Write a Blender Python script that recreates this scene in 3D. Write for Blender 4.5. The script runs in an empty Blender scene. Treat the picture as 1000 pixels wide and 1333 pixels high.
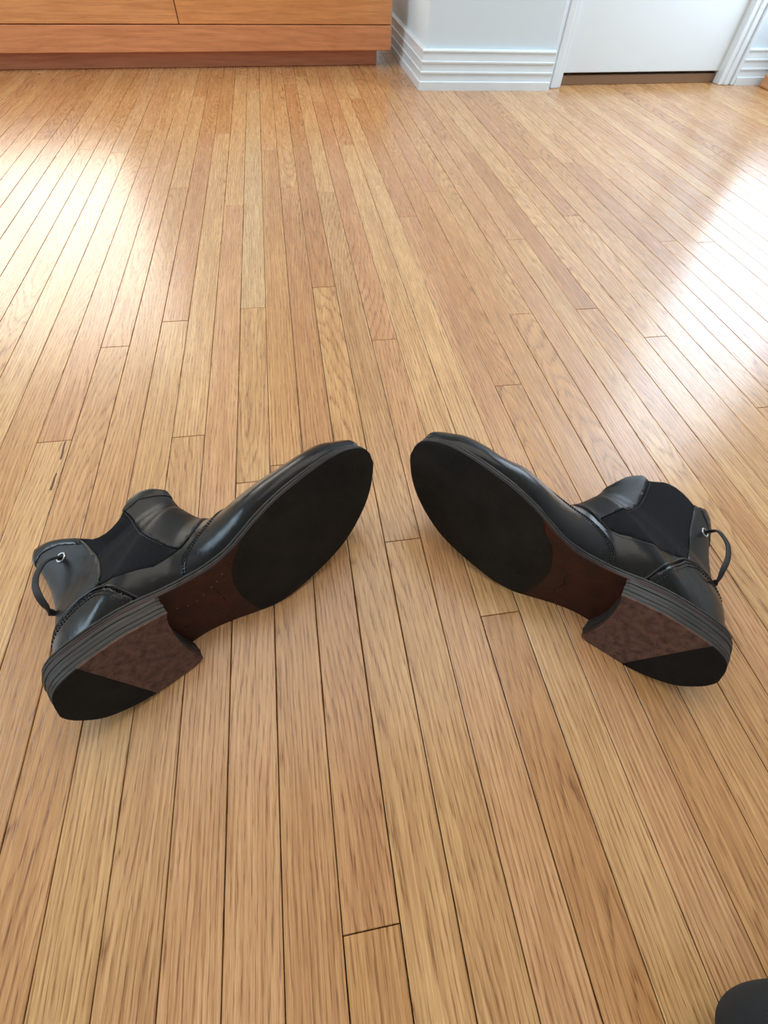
import bpy, bmesh, math, random
import numpy as np
from mathutils import Vector, Matrix
from mathutils.bvhtree import BVHTree
rnd = random.Random(7)
SC = bpy.context.scene
COL = SC.collection

# ------------------------------------------------------------------ camera
CAM_H = 0.40531
F_PX = 599.65
cam = bpy.data.cameras.new('camera'); cam.sensor_fit = 'VERTICAL'; cam.sensor_height = 24.0
cam.lens = 24.0 * F_PX / 1333.0; cam.clip_start = 0.01
camo = bpy.data.objects.new('camera', cam); COL.objects.link(camo)
RX = Vector((0.98612257, -0.161841, 0.03701037)); UX = Vector((0.11036107, 0.80557096, 0.58213046)); FX = Vector((0.12402706, 0.56996748, -0.81225265))
m = Matrix((RX, UX, -FX)).transposed().to_4x4(); m.translation = Vector((0, 0, CAM_H)); camo.matrix_world = m
SC.camera = camo

# ------------------------------------------------------------------ light
SC.view_settings.view_transform = 'Standard'; SC.view_settings.look = 'None'; SC.view_settings.gamma = 1.0
SC.view_settings.use_curve_mapping = False; SC.view_settings.exposure = 0.04
w = bpy.data.worlds.new('world'); SC.world = w; w.use_nodes = True
w.node_tree.nodes['Background'].inputs[0].default_value = (0.75, 0.85, 1.0, 1); w.node_tree.nodes['Background'].inputs[1].default_value = 1.0
def area(name, loc, target, sx, sy, power, color, spread=180):
    l = bpy.data.lights.new(name, 'AREA'); l.shape = 'RECTANGLE'; l.size = sx; l.size_y = sy; l.energy = power; l.color = color
    l.spread = math.radians(spread)
    o = bpy.data.objects.new(name, l); COL.objects.link(o); o.location = loc
    o.rotation_euler = (Vector(target) - Vector(loc)).to_track_quat('-Z', 'Y').to_euler(); return o
area('window_or_fill_light', (-1.95, 3.93, 1.45), (-1.95, 0, 1.45), 1.75, 1.5, 43, (1.0, 0.95, 0.84))
area('window_or_fill_light', (1.80, 1.60, 1.10), (0, 1.60, 1.10), 0.70, 1.7, 24, (0.72, 0.85, 1.0))
area('window_or_fill_light', (0.3, -1.4, 1.7), (0.3, 4, 0.9), 2.2, 1.2, 2.2, (1.0, 0.95, 0.88))  # weak fill added behind the camera; no window stands here
area('window_or_fill_light', (-2.93, 0.9, 1.35), (0, 0.9, 1.1), 1.1, 1.2, 32, (0.62, 0.82, 1.0))
area('overhead_fill_light', (0.1, 1.35, 2.36), (0.1, 1.35, 0), 2.2, 1.8, 26, (1.0, 0.93, 0.82))  # wide overhead fill, added to even out the light on the floor

# ------------------------------------------------------------------ helpers
def link(name, me, mat, parent=None):
    o = bpy.data.objects.new(name, me); COL.objects.link(o)
    if mat is not None and len(me.materials) == 0: me.materials.append(mat)
    if parent is not None: o.parent = parent
    return o
def obj(name, bm, mat, parent=None, smooth=False, norm=True):
    if norm: bmesh.ops.recalc_face_normals(bm, faces=bm.faces[:])
    me = bpy.data.meshes.new(name); bm.to_mesh(me); bm.free()
    if smooth:
        for f in me.polygons: f.use_smooth = True
    return link(name, me, mat, parent)
def tag(o, label=None, cat=None, group=None, kind=None):
    for k, v in (('label', label), ('category', cat), ('group', group), ('kind', kind)):
        if v: o[k] = v
    return o
def box(bm, a, b, bev=0.0, seg=1):
    vs = [bm.verts.new((x, y, z)) for x in (a[0], b[0]) for y in (a[1], b[1]) for z in (a[2], b[2])]
    fs = [(0, 1, 3, 2), (4, 6, 7, 5), (0, 4, 5, 1), (2, 3, 7, 6), (0, 2, 6, 4), (1, 5, 7, 3)]
    f = [bm.faces.new([vs[i] for i in q]) for q in fs]
    if bev > 0:
        es = set(e for q in f for e in q.edges)
        bmesh.ops.bevel(bm, geom=list(es), offset=bev, segments=seg, affect='EDGES', profile=0.5)
def empty(name, loc=(0, 0, 0)):
    o = bpy.data.objects.new(name, None); COL.objects.link(o); o.location = loc; o.empty_display_size = 0.05; return o
def mat_new(name):
    mt = bpy.data.materials.new(name); mt.use_nodes = True
    nt = mt.node_tree; b = nt.nodes['Principled BSDF']; return mt, nt, b
class N:
    def __init__(s, nt): s.nt = nt
    def add(s, t, **k):
        n = s.nt.nodes.new(t)
        for a, v in k.items(): setattr(n, a, v)
        return n
    def ln(s, a, b): s.nt.links.new(a, b)
    def math(s, op, a, b=None, c=None, clamp=False):
        n = s.add('ShaderNodeMath', operation=op, use_clamp=clamp)
        for i, v in enumerate((a, b, c)):
            if v is None: continue
            if isinstance(v, (int, float)): n.inputs[i].default_value = v
            else: s.ln(v, n.inputs[i])
        return n.outputs[0]
    def noise(s, vec, scale, detail=2, rough=0.5):
        n = s.add('ShaderNodeTexNoise'); n.inputs['Scale'].default_value = scale; n.inputs['Detail'].default_value = detail; n.inputs['Roughness'].default_value = rough
        if vec is not None: s.ln(vec, n.inputs['Vector'])
        return n.outputs['Fac']
    def comb(s, x, y, z):
        n = s.add('ShaderNodeCombineXYZ')
        for i, v in enumerate((x, y, z)):
            if isinstance(v, (int, float)): n.inputs[i].default_value = v
            else: s.ln(v, n.inputs[i])
        return n.outputs[0]
    def ramp(s, fac, stops, interp='LINEAR'):
        n = s.add('ShaderNodeValToRGB'); r = n.color_ramp; r.interpolation = interp
        while len(r.elements) < len(stops): r.elements.new(0.5)
        for e, (p, c) in zip(r.elements, stops): e.position = p; e.color = (c[0], c[1], c[2], 1) if not isinstance(c, (int, float)) else (c, c, c, 1)
        s.ln(fac, n.inputs[0]); return n.outputs[0]
    def mix(s, fac, a, b, blend='MIX'):
        n = s.add('ShaderNodeMix', data_type='RGBA', blend_type=blend)
        for sock, v in ((n.inputs[0], fac), (n.inputs[6], a), (n.inputs[7], b)):
            if isinstance(v, (int, float)): sock.default_value = v
            elif isinstance(v, tuple): sock.default_value = (v[0], v[1], v[2], 1)
            else: s.ln(v, sock)
        return n.outputs[2]
    def bump(s, h, strength, dist=0.001):
        n = s.add('ShaderNodeBump'); n.inputs['Strength'].default_value = strength; n.inputs['Distance'].default_value = dist
        s.ln(h, n.inputs['Height']); return n.outputs[0]
def lin(r, g, b):
    f = lambda v: ((v / 255 + 0.055) / 1.055) ** 2.4 if v > 10 else v / 255 / 12.92
    return (f(r), f(g), f(b))

# ------------------------------------------------------------------ materials
def oak_material(name, along='Y', base_mul=1.0, rough=0.3, ring=1.0, tint=None, pore=1.0, use_obj_color=True, soft=1.0):
    mt, nt, b = mat_new(name); k = N(nt)
    tc = k.add('ShaderNodeTexCoord'); sp = k.add('ShaderNodeSeparateXYZ'); k.ln(tc.outputs['Object'], sp.inputs[0])
    if along == 'Y': X, Y, Z = sp.outputs
    elif along == 'X': Y, X, Z = sp.outputs[0], sp.outputs[2], sp.outputs[1]
    oi = k.add('ShaderNodeObjectInfo'); rn = oi.outputs['Random']
    wn = k.add('ShaderNodeTexWhiteNoise', noise_dimensions='1D'); k.ln(rn, wn.inputs['W']); ws = k.add('ShaderNodeSeparateColor'); k.ln(wn.outputs['Color'], ws.inputs[0])
    r1, r2, r3 = ws.outputs
    off = k.math('MULTIPLY', rn, 91.7)
    # growth rings of a tilted log, one per board
    lowv = k.comb(k.math('MULTIPLY', X, 14.0), k.math('MULTIPLY', Y, 3.0), off)
    low = k.math('SUBTRACT', k.noise(lowv, 1.0, 2), 0.5)
    tilt = k.math('MULTIPLY_ADD', k.math('SUBTRACT', r1, 0.5), 0.22, 0.01)
    xx = k.math('ADD', X, k.math('MULTIPLY', k.math('SUBTRACT', r2, 0.5), 0.10))
    zz = k.math('ADD', k.math('MULTIPLY', Y, tilt), k.math('ADD', k.math('MULTIPLY', k.math('SUBTRACT', r3, 0.5), 0.03), k.math('MULTIPLY', low, 0.03)))
    rad = k.math('SQRT', k.math('ADD', k.math('MULTIPLY', xx, xx), k.math('MULTIPLY', zz, zz)))
    wob = k.noise(k.comb(k.math('MULTIPLY', X, 80.0), k.math('MULTIPLY', Y, 7.0), off), 1.0, 4, 0.65)
    ph = k.math('FRACT', k.math('ADD', k.math('MULTIPLY', rad, 260.0 * ring), k.math('MULTIPLY', wob, 2.2)))
    early = k.ramp(ph, [(0.0, 1.0), (0.25, 0.25), (0.6, 0.0), (0.88, 0.15), (1.0, 1.0)])
    # pores
    pv = k.comb(k.math('MULTIPLY', X, 1100.0), k.math('MULTIPLY', Y, 45.0), off)
    pn = k.noise(pv, 1.0, 2, 0.6)
    pores = k.math('MULTIPLY', k.ramp(pn, [(0.48, 0.0), (0.57, 1.0)]), k.math('MULTIPLY_ADD', early, 0.85, 0.13))
    fine = k.noise(k.comb(k.math('MULTIPLY', X, 700.0), k.math('MULTIPLY', Y, 14.0), off), 1.0, 4, 0.65)
    med = k.noise(k.comb(k.math('MULTIPLY', X, 120.0), k.math('MULTIPLY', Y, 5.0), off), 1.0, 3, 0.6)
    blot = k.noise(k.comb(k.math('MULTIPLY', X, 30.0), k.math('MULTIPLY', Y, 7.0), off), 1.0, 2, 0.5)
    base = oi.outputs['Color'] if use_obj_color else tint
    c = base
    c = k.mix(k.math('MULTIPLY', early, 0.54 * soft), c, (0.64, 0.51, 0.38), 'MULTIPLY')
    c = k.mix(k.math('MULTIPLY', k.ramp(fine, [(0.40, 1.0), (0.55, 0.0)]), 0.55 * soft), c, (0.66, 0.54, 0.43), 'MULTIPLY')
    c = k.mix(k.math('MULTIPLY', k.ramp(med, [(0.38, 1.0), (0.60, 0.0)]), 0.40), c, (0.66, 0.56, 0.46), 'MULTIPLY')
    c = k.mix(k.math('MULTIPLY', k.ramp(blot, [(0.35, 1.0), (0.7, 0.0)]), 0.22), c, (0.72, 0.60, 0.50), 'MULTIPLY')
    c = k.mix(k.math('MULTIPLY', pores, 0.72 * pore), c, (0.34, 0.21, 0.12), 'MULTIPLY')
    k.ln(c, b.inputs['Base Color'])
    rg = k.math('ADD', rough, k.math('MULTIPLY', k.math('SUBTRACT', fine, 0.5), 0.12)); k.ln(rg, b.inputs['Roughness'])
    h = k.math('SUBTRACT', k.math('MULTIPLY', fine, 0.35), k.math('MULTIPLY', pores, 0.7))
    hw = k.math('MULTIPLY', k.noise(k.comb(k.math('MULTIPLY', X, 22.0), k.math('MULTIPLY', Y, 6.0), off), 1.0, 1), 1.2)
    k.ln(k.bump(k.math('ADD', h, hw), 0.28, 0.0006), b.inputs['Normal'])
    b.inputs['Specular IOR Level'].default_value = 0.5
    b.inputs['Coat Weight'].default_value = 0.35; b.inputs['Coat Roughness'].default_value = 0.22
    return mt
M = {}
M['oak'] = oak_material('oak_floor', rough=0.27)
M['cabinet'] = oak_material('cabinet_wood', along='X', rough=0.42, ring=0.25, pore=0.15, soft=0.45)
def plain(name, col, rough=0.5, bump=None, spec=0.5, metal=0.0, var=0.0, coat=0.0):
    mt, nt, b = mat_new(name); k = N(nt)
    b.inputs['Base Color'].default_value = (*col, 1); b.inputs['Roughness'].default_value = rough; b.inputs['Metallic'].default_value = metal
    b.inputs['Specular IOR Level'].default_value = spec; b.inputs['Coat Weight'].default_value = coat
    tc = k.add('ShaderNodeTexCoord')
    if bump:
        n = k.noise(tc.outputs['Object'], bump[0], 3, 0.6); k.ln(k.bump(n, bump[1], bump[2]), b.inputs['Normal'])
    if var:
        n = k.noise(tc.outputs['Object'], 9.0, 3, 0.6)
        k.ln(k.mix(k.math('MULTIPLY', k.ramp(n, [(0.35, 1.0), (0.65, 0.0)]), var), col, tuple(c * 0.6 for c in col)), b.inputs['Base Color'])
    return mt
M['wall'] = plain('wall_paint', (0.68, 0.78, 0.84), 0.55, (260, 0.12, 0.001))
M['trim'] = plain('trim_gloss_paint', (0.76, 0.83, 0.87), 0.28, (90, 0.1, 0.001), var=0.08)
M['door'] = plain('door_paint', (0.73, 0.79, 0.81), 0.4, (240, 0.15, 0.001))
M['subfloor'] = plain('subfloor_dark', lin(60, 34, 16), 0.8)
M['chip_dark'] = plain('dark_chip_brown', lin(84, 48, 30), 0.5)
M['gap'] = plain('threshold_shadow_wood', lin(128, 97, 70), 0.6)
M['ceiling'] = plain('ceiling_paint', (0.85, 0.85, 0.83), 0.8)
M['frame'] = plain('window_frame_paint', (0.8, 0.8, 0.78), 0.4)
M['cloth'] = plain('dark_cloth', lin(20, 25, 28), 0.95, (900, 0.5, 0.001))
def leather(name, col, r0, bumpstr=0.25, wr=0.5):
    mt, nt, b = mat_new(name); k = N(nt); tc = k.add('ShaderNodeTexCoord'); o = tc.outputs['Object']
    a = k.noise(o, 38.0, 4, 0.6); g = k.noise(o, 900.0, 2, 0.5); v = k.noise(o, 120.0, 3, 0.6)
    c = k.mix(k.ramp(a, [(0.45, 0.0), (0.75, 0.5)]), col, tuple(x * 2.0 + 0.004 for x in col))
    k.ln(c, b.inputs['Base Color'])
    k.ln(k.math('ADD', r0, k.math('MULTIPLY', k.math('SUBTRACT', a, 0.45), 0.35)), b.inputs['Roughness'])
    h = k.math('ADD', k.math('MULTIPLY', a, 1.6), k.math('ADD', k.math('MULTIPLY', v, wr), k.math('MULTIPLY', g, 0.10)))
    k.ln(k.bump(h, bumpstr, 0.0014), b.inputs['Normal'])
    b.inputs['Specular IOR Level'].default_value = 0.32
    return mt
M['leather'] = leather('black_leather', (0.0032, 0.0034, 0.0038), 0.20)
M['leather_matte'] = leather('black_leather_worn', (0.0055, 0.0057, 0.006), 0.38, 0.25)
M['lining'] = plain('dark_lining', (0.012, 0.012, 0.013), 0.85)
M['thread'] = plain('black_thread', (0.006, 0.006, 0.006), 0.6)
M['thread_grey'] = plain('grey_thread', (0.09, 0.085, 0.08), 0.6)
M['lace'] = plain('black_lace', (0.008, 0.008, 0.009), 0.65, (1500, 0.5, 0.0005))
M['metal'] = plain('eyelet_metal', (0.45, 0.45, 0.45), 0.28, metal=1.0)
def elastic():
    mt, nt, b = mat_new('elastic_gore'); k = N(nt); tc = k.add('ShaderNodeTexCoord'); sp = k.add('ShaderNodeSeparateXYZ'); k.ln(tc.outputs['Object'], sp.inputs[0])
    s1 = k.math('SINE', k.math('MULTIPLY', sp.outputs[0], 4200.0)); n = k.noise(tc.outputs['Object'], 60, 3)
    b.inputs['Base Color'].default_value = (0.005, 0.0055, 0.0075, 1); b.inputs['Roughness'].default_value = 0.9
    b.inputs['Specular IOR Level'].default_value = 0.25
    k.ln(k.bump(k.math('ADD', s1, n), 0.35, 0.0004), b.inputs['Normal']); return mt
M['elastic'] = elastic()
def sole_mat(name, col, col2, rough, speck, s1=45., s2=500., bs=0.5, spec=0.35):
    mt, nt, b = mat_new(name); k = N(nt); tc = k.add('ShaderNodeTexCoord'); o = tc.outputs['Object']
    a = k.noise(o, s1, 4, 0.65); g = k.noise(o, s2, 3, 0.7)
    c = k.mix(k.ramp(a, [(0.35, 0.0), (0.68, 1.0)]), col, col2)
    c = k.mix(k.math('MULTIPLY', k.ramp(g, [(0.62, 0.0), (0.74, 1.0)]), speck), c, (0.28, 0.24, 0.21))
    k.ln(c, b.inputs['Base Color']); b.inputs['Roughness'].default_value = rough; b.inputs['Specular IOR Level'].default_value = spec
    k.ln(k.bump(k.math('ADD', a, k.math('MULTIPLY', g, 0.6)), bs, 0.0012), b.inputs['Normal']); return mt
M['rubber'] = sole_mat('rubber_half_sole', (0.0075, 0.0066, 0.0054), (0.0165, 0.0140, 0.0108), 0.6, 0.10, 28., spec=0.2)
M['waist'] = sole_mat('red_brown_leather_sole', lin(60, 22, 12), lin(38, 13, 8), 0.42, 0.08, 60., 380.)
M['heel_leather'] = sole_mat('worn_heel_leather', lin(108, 74, 60), lin(66, 42, 33), 0.75, 0.30, 160., 480., 0.8)
M['heel_rubber'] = sole_mat('heel_rubber', (0.0055, 0.005, 0.0045), (0.010, 0.009, 0.008), 0.65, 0.04, spec=0.2)
def stack_mat():
    mt, nt, b = mat_new('stacked_leather_edge'); k = N(nt); tc = k.add('ShaderNodeTexCoord'); sp = k.add('ShaderNodeSeparateXYZ'); k.ln(tc.outputs['Object'], sp.inputs[0])
    n = k.noise(k.comb(k.math('MULTIPLY', sp.outputs[0], 25.), k.math('MULTIPLY', sp.outputs[1], 25.), k.math('MULTIPLY', sp.outputs[2], 1500.)), 1.0, 3, 0.6)
    c = k.mix(k.ramp(n, [(0.35, 0.0), (0.65, 1.0)]), (0.008, 0.007, 0.006), (0.062, 0.054, 0.047)); k.ln(c, b.inputs['Base Color'])
    b.inputs['Roughness'].default_value = 0.5; b.inputs['Specular IOR Level'].default_value = 0.25; k.ln(k.bump(n, 0.5, 0.001), b.inputs['Normal']); return mt
M['stack'] = stack_mat()
M['peg'] = plain('worn_peg', lin(112, 78, 66), 0.6)
M['welt'] = sole_mat('welt_leather', (0.012, 0.010, 0.009), (0.034, 0.027, 0.023), 0.5, 0.08, 150., 600.)

# ------------------------------------------------------------------ floor
S = 0.0381; OFF = 5.5242
fl_bm = bmesh.new(); box(fl_bm, (-3.0, -1.5, -0.05), (1.9, 4.0, -0.009)); floor = obj('floor', fl_bm, M['subfloor']); tag(floor, kind='structure')
def pix(x, y, z=0.0):                       # a photograph pixel carried down to the floor plane
    d = FX + RX * ((x - 500) / F_PX) + UX * ((666.5 - y) / F_PX)
    t = (z - CAM_H) / d.z; return Vector((d.x * t, d.y * t, z))
def topix(P):
    d = Vector(P) - Vector((0, 0, CAM_H)); zc = d.dot(FX)
    if zc < 0.02: return None
    return (500 + F_PX * d.dot(RX) / zc, 666.5 - F_PX * d.dot(UX) / zc)
JT = [(483, 1211), (651, 799), (525, 703), (501, 442), (65, 575), (148, 451.5), (228, 418), (243, 568), (665, 501), (329, 401), (421, 373.5), (366, 605), (678, 408.5), (858, 438),
      (529, 282), (557, 249), (661, 244), (738, 281), (798, 233), (103, 131), (135, 146), (162, 198), (193, 169), (120, 194), (233, 244.5), (195, 218), (329, 118), (293, 174), (304, 267),
      (350, 195), (375, 244), (449, 189), (423, 250), (490, 241), (413, 132), (363, 130), (668, 312), (764, 402), (919, 315), (867, 314), (996, 530), (320, 628)]
joints = {}
for x, y in JT:
    g = pix(x, y); joints.setdefault(math.floor(g.x / S + OFF), []).append(g.y)
TONES = [((226, 179, 123), 5), ((221, 171, 114), 5), ((217, 166, 109), 4), ((223, 173, 122), 3), ((211, 158, 105), 2), ((231, 187, 131), 2.5), ((217, 164, 114), 2.5)]
def tone():
    r = rnd.random() * sum(t[1] for t in TONES)
    for c, wt in TONES:
        r -= wt
        if r < 0: break
    j = rnd.uniform(-3, 3); return (*[v * 0.93 for v in lin(c[0] + j, c[1] + j, c[2] + j)], 1)
# boards whose colour stands out in the photograph, found by a pixel on each
SPECIAL = {}
def special(px, col):
    g = pix(*px); SPECIAL.setdefault(math.floor(g.x / S + OFF), []).append((g.y, (*[v * 0.93 for v in lin(*[c * 0.6 + d * 0.4 for c, d in zip(col, (222, 173, 115))])], 1)))
special((640, 450), (212, 156, 102)); special((335, 370), (232, 205, 160)); special((95, 150), (198, 146, 98)); special((375, 280), (204, 152, 108)); special((170, 170), (229, 190, 146))
special((330, 450), (222, 178, 124)); special((400, 560), (214, 162, 110)); special((660, 840), (204, 150, 96)); special((220, 500), (226, 184, 128)); special((20, 1200), (206, 158, 108)); special((150, 1250), (222, 176, 126))
special((390, 300), (208, 160, 114)); special((85, 640), (216, 168, 118)); special((440, 300), (212, 170, 122)); special((160, 560), (214, 164, 112)); special((400, 950), (212, 160, 110)); special((455, 950), (208, 154, 106))
pieces = []
def scanned(x, y):                          # part of the floor whose board ends were read off the photograph
    p = topix((x + S / 2, y, 0)); return p is not None and -10 < p[0] < 1010 and 235 < p[1] < 1345
for i in range(-74, 57):
    x0 = (i - OFF) * S
    if x0 + S < -3.0 or x0 > 1.9: continue
    ylo, yhi = -1.5, 4.0
    known = sorted(joints.get(i, []))
    cuts = list(known)
    lo = min(known) if known else None; hi = max(known) if known else None
    if known:
        y = lo
        while True:
            y -= rnd.uniform(0.75, 1.3)
            if y < ylo + 0.1: break
            if not scanned(x0, y): cuts.append(y)
        y = hi
        while True:
            y += rnd.uniform(0.5, 1.0)
            if y > yhi - 0.1: break
            if not scanned(x0, y): cuts.append(y)
    else:
        y = ylo + rnd.uniform(0.2, 1.2)
        while y < yhi - 0.1:
            if not scanned(x0, y): cuts.append(y)
            y += rnd.uniform(0.6, 1.2)
    cuts = [ylo] + sorted(cuts) + [yhi]
    for a, b in zip(cuts[:-1], cuts[1:]): pieces.append((i, x0, a, b))
def vis_area(x0, a, b):
    n = 24; tot = 0
    for j in range(n):
        ya = a + (b - a) * (j + .5) / n; p = topix((x0 + S / 2, ya, 0)); q = topix((x0, ya, 0))
        if p and -15 < p[0] < 1015 and -5 < p[1] < 1345 and ya < (1.99 if x0 > .42 else 2.22 + 0.09 * x0): tot += abs(p[0] - q[0]) * (b - a) / n
    return tot
sc = sorted([(vis_area(x0, a, b), k) for k, (i, x0, a, b) in enumerate(pieces)], reverse=True)
single = set(k for v, k in sc[:300] if v > 0)
GAP = 0.00042; TH = 0.008
rest = bmesh.new()
def plank_bm(bm, xa, xb, ya, yb, z, ch=0.0005, yaw=0.0):
    zb = z - TH
    low = [(xa, ya), (xb, ya), (xb, yb), (xa, yb)]
    top = [(xa + ch, ya + ch), (xb - ch, ya + ch), (xb - ch, yb - ch), (xa + ch, yb - ch)]
    V = [bm.verts.new((x, y, zb)) for x, y in low]; W = [bm.verts.new((x, y, z - ch * 0.9)) for x, y in low]; T = [bm.verts.new((x, y, z)) for x, y in top]
    for j in range(4):
        q = (j + 1) % 4
        bm.faces.new((V[j], V[q], W[q], W[j])); bm.faces.new((W[j], W[q], T[q], T[j]))
    bm.faces.new(T); bm.faces.new(V[::-1])
for k, (i, x0, a, b) in enumerate(pieces):
    dz = rnd.uniform(-0.00022, 0.0)
    if k in single:
        bm = bmesh.new(); L = b - a
        g1 = GAP * rnd.uniform(0.6, 1.8)
        plank_bm(bm, -S / 2 + g1, S / 2 - GAP * 0.5, -L / 2 + GAP, L / 2 - GAP * 0.6, dz)
        o = obj('plank', bm, M['oak'], floor); o.location = (x0 + S / 2, (a + b) / 2, 0)
        c = tone()
        for y, sc_ in SPECIAL.get(i, []):
            if a < y < b: c = sc_
        o.color = c
    else:
        plank_bm(rest, x0 + GAP, x0 + S - GAP, a + GAP, b - GAP, dz)
ro = obj('planks_beyond', rest, M['oak'], floor); ro['kind'] = 'stuff'; ro.color = (*[v * 0.93 for v in lin(219, 175, 125)], 1)

for (xa, ya, xb, yb_) in ((84.5, 575, 79, 598), (73, 616, 66, 638)):
    a, b = pix(xa, ya), pix(xb, yb_); bm = bmesh.new(); d_ = (b - a); n_ = Vector((-d_.y, d_.x, 0)).normalized()
    pts = [a + n_ * -0.0003, a + d_ * .3 + n_ * -0.0009, a + d_ * .7 + n_ * -0.0006, b + n_ * -0.0012, b + n_ * 0.0010, a + d_ * .6 + n_ * 0.0014, a + d_ * .3 + n_ * 0.0008, a + n_ * 0.0012]
    lo = [bm.verts.new((v.x, v.y, -0.0015)) for v in pts]; hi = [bm.verts.new((v.x, v.y, 0.00025)) for v in pts]
    for q in range(8): bm.faces.new((lo[q], lo[(q + 1) % 8], hi[(q + 1) % 8], hi[q]))
    bm.faces.new(hi); bm.faces.new(lo[::-1]); obj('chip_sliver', bm, M['chip_dark'], floor)  # added slivers; their dark colour stands in for holes chipped along the joint

# ------------------------------------------------------------------ room shell
def slab(name, a, b, mat, kind='structure', bev=0.0, parent=None):
    bm = bmesh.new(); box(bm, a, b, bev); o = obj(name, bm, mat, parent)
    if kind and parent is None: o['kind'] = kind
    return o
Z1 = 2.4
slab('ceiling', (-3.0, -1.5, Z1), (1.9, 4.0, Z1 + 0.05), M['ceiling'])
slab('wall_rear', (-3.0, -1.55, -0.009), (1.9, -1.5, Z1), M['wall'])
slab('wall_left', (-3.05, -1.5, -0.009), (-3.0, 4.0, Z1), M['wall'])
slab('wall_right', (1.9, -1.5, -0.009), (1.95, 4.0, Z1), M['wall'])
slab('wall_back', (-3.0, 4.0, -0.009), (0.455, 4.05, Z1), M['wall'])
# return wall, corner pier and the wall the door sits in; slightly turned as in the photograph
slab('wall_return', (0.455, 1.912, 0.0), (0.875, 4.0, Z1), M['wall'], bev=0.002)
DA = Vector((0.92334, 1.92676, 0)); DB = Vector((1.69855, 1.98652, 0)); dx = (DB - DA).normalized(); ang = math.atan2(dx.y, dx.x)
def turned(name, a, b, mat, bev=0.0, parent=None, kind='structure', origin=DA):
    bm = bmesh.new(); box(bm, a, b, bev); bmesh.ops.transform(bm, matrix=Matrix.Translation(origin) @ Matrix.Rotation(ang, 4, 'Z'), verts=bm.verts[:])
    o = obj(name, bm, mat, parent)
    if kind and parent is None: o['kind'] = kind
    return o
# in the turned frame: x along the wall from the outer foot of the left casing, y into the wall
LC = 0.008; RC0 = 0.632; RC1 = 0.690
d = turned('door_1', (LC + 0.003, 0.030, 0.032), (RC0 + 0.010, 0.066, 2.05), M['door'], 0.0015)
turned('door_stop', (LC - 0.006, 0.067, 0.0), (LC + 0.012, 0.085, 2.05), M['trim'], 0.001, d)
def casing(name, x0, x1, flip):
    # stepped casing: back board, inner bead and raised outer band
    c = turned(name, (x0, 0.004, 0.0), (x1, 0.05, 2.1), M['trim'], 0.0015)
    xa = x0 if not flip else x1 - 0.012; xb = xa + 0.012
    turned('outer_bead', (xa, -0.006, 0.0), (xb, 0.006, 2.1), M['trim'], 0.002, c)
    mid = (x0 + x1) / 2
    turned('raised_band', (mid - 0.010, -0.002, 0.0), (mid + 0.012 if not flip else mid + 0.008, 0.006, 2.1), M['trim'], 0.002, c)
    return c
casing('trim_1', -0.050, LC, False); casing('trim_2', RC0, RC1 + 0.0, True)
turned('trim_3', (-0.05, 0.004, 2.05), (RC1, 0.05, 2.12), M['trim'], 0.002)
turned('wall_door', (RC1, 0.010, 0.0), (1.05, 0.10, Z1), M['wall'])
turned('wall_above', (-0.05, 0.06, 2.1), (RC1, 0.10, Z1), M['wall'])
turned('wall_closet', (-0.05, 0.60, 0.0), (1.0, 0.64, Z1), M['wall'])
turned('under_door_board', (LC, 0.036, 0.0), (RC0 + 0.01, 0.12, 0.024), M['gap'], 0.001)  # added board; its brown stands in for the dim closet floor under the door
# stepped baseboards
def baseboard(name, path, h=0.0935):
    # profile (out from the wall, z)
    prof = [(0.0, h), (0.009, h), (0.0115, h - 0.003), (0.0115, h - 0.006), (0.0085, h - 0.008), (0.0105, 0.068), (0.0135, 0.0665), (0.0135, 0.063), (0.0100, 0.061),
            (0.0120, 0.0445), (0.0150, 0.0430), (0.0150, 0.0395), (0.0115, 0.0375), (0.0130, 0.0215), (0.0180, 0.0200), (0.0180, 0.0), (0.0, 0.0)]
    bm = bmesh.new(); rings = []
    n = len(path)
    for j, P in enumerate(path):
        P = Vector(P)
        def nrm(a, b): d_ = (Vector(b) - Vector(a)).normalized(); return Vector((d_.y, -d_.x))
        if j == 0: o_ = nrm(path[0], path[1])
        elif j == n - 1: o_ = nrm(path[-2], path[-1])
        else:
            n1, n2 = nrm(path[j - 1], path[j]), nrm(path[j], path[j + 1]); o_ = (n1 + n2); o_ = o_ / max(0.2, o_.dot(n1))
        rings.append([bm.verts.new((P.x + o_.x * u, P.y + o_.y * u, z)) for u, z in prof])
    for A, B in zip(rings[:-1], rings[1:]):
        for q in range(len(prof) - 1): bm.faces.new((A[q], A[q + 1], B[q + 1], B[q]))
    bm.faces.new(rings[0]); bm.faces.new(rings[-1][::-1])
    o = obj(name, bm, M['trim']); o['kind'] = 'structure'; return o
baseboard('baseboard_left', [(0.455, 3.99), (0.455, 1.912), (0.8745, 1.912)])
p0 = DA + dx * (RC1 + 0.0005) + Vector((-dx.y, dx.x, 0)) * 0.010; p1 = DA + dx * 0.97 + Vector((-dx.y, dx.x, 0)) * 0.010
baseboard('baseboard_right', [(p0.x, p0.y), (p1.x, p1.y)])
baseboard('baseboard_back', [(-2.99, 4.0), (0.437, 4.0)])
# sill under the glazed opening at the right
slab('trim_5', (1.706, 0.75, 0.0), (1.895, 1.962, 0.034), M['cabinet'], bev=0.002).color = (*lin(214, 160, 108), 1)
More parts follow.
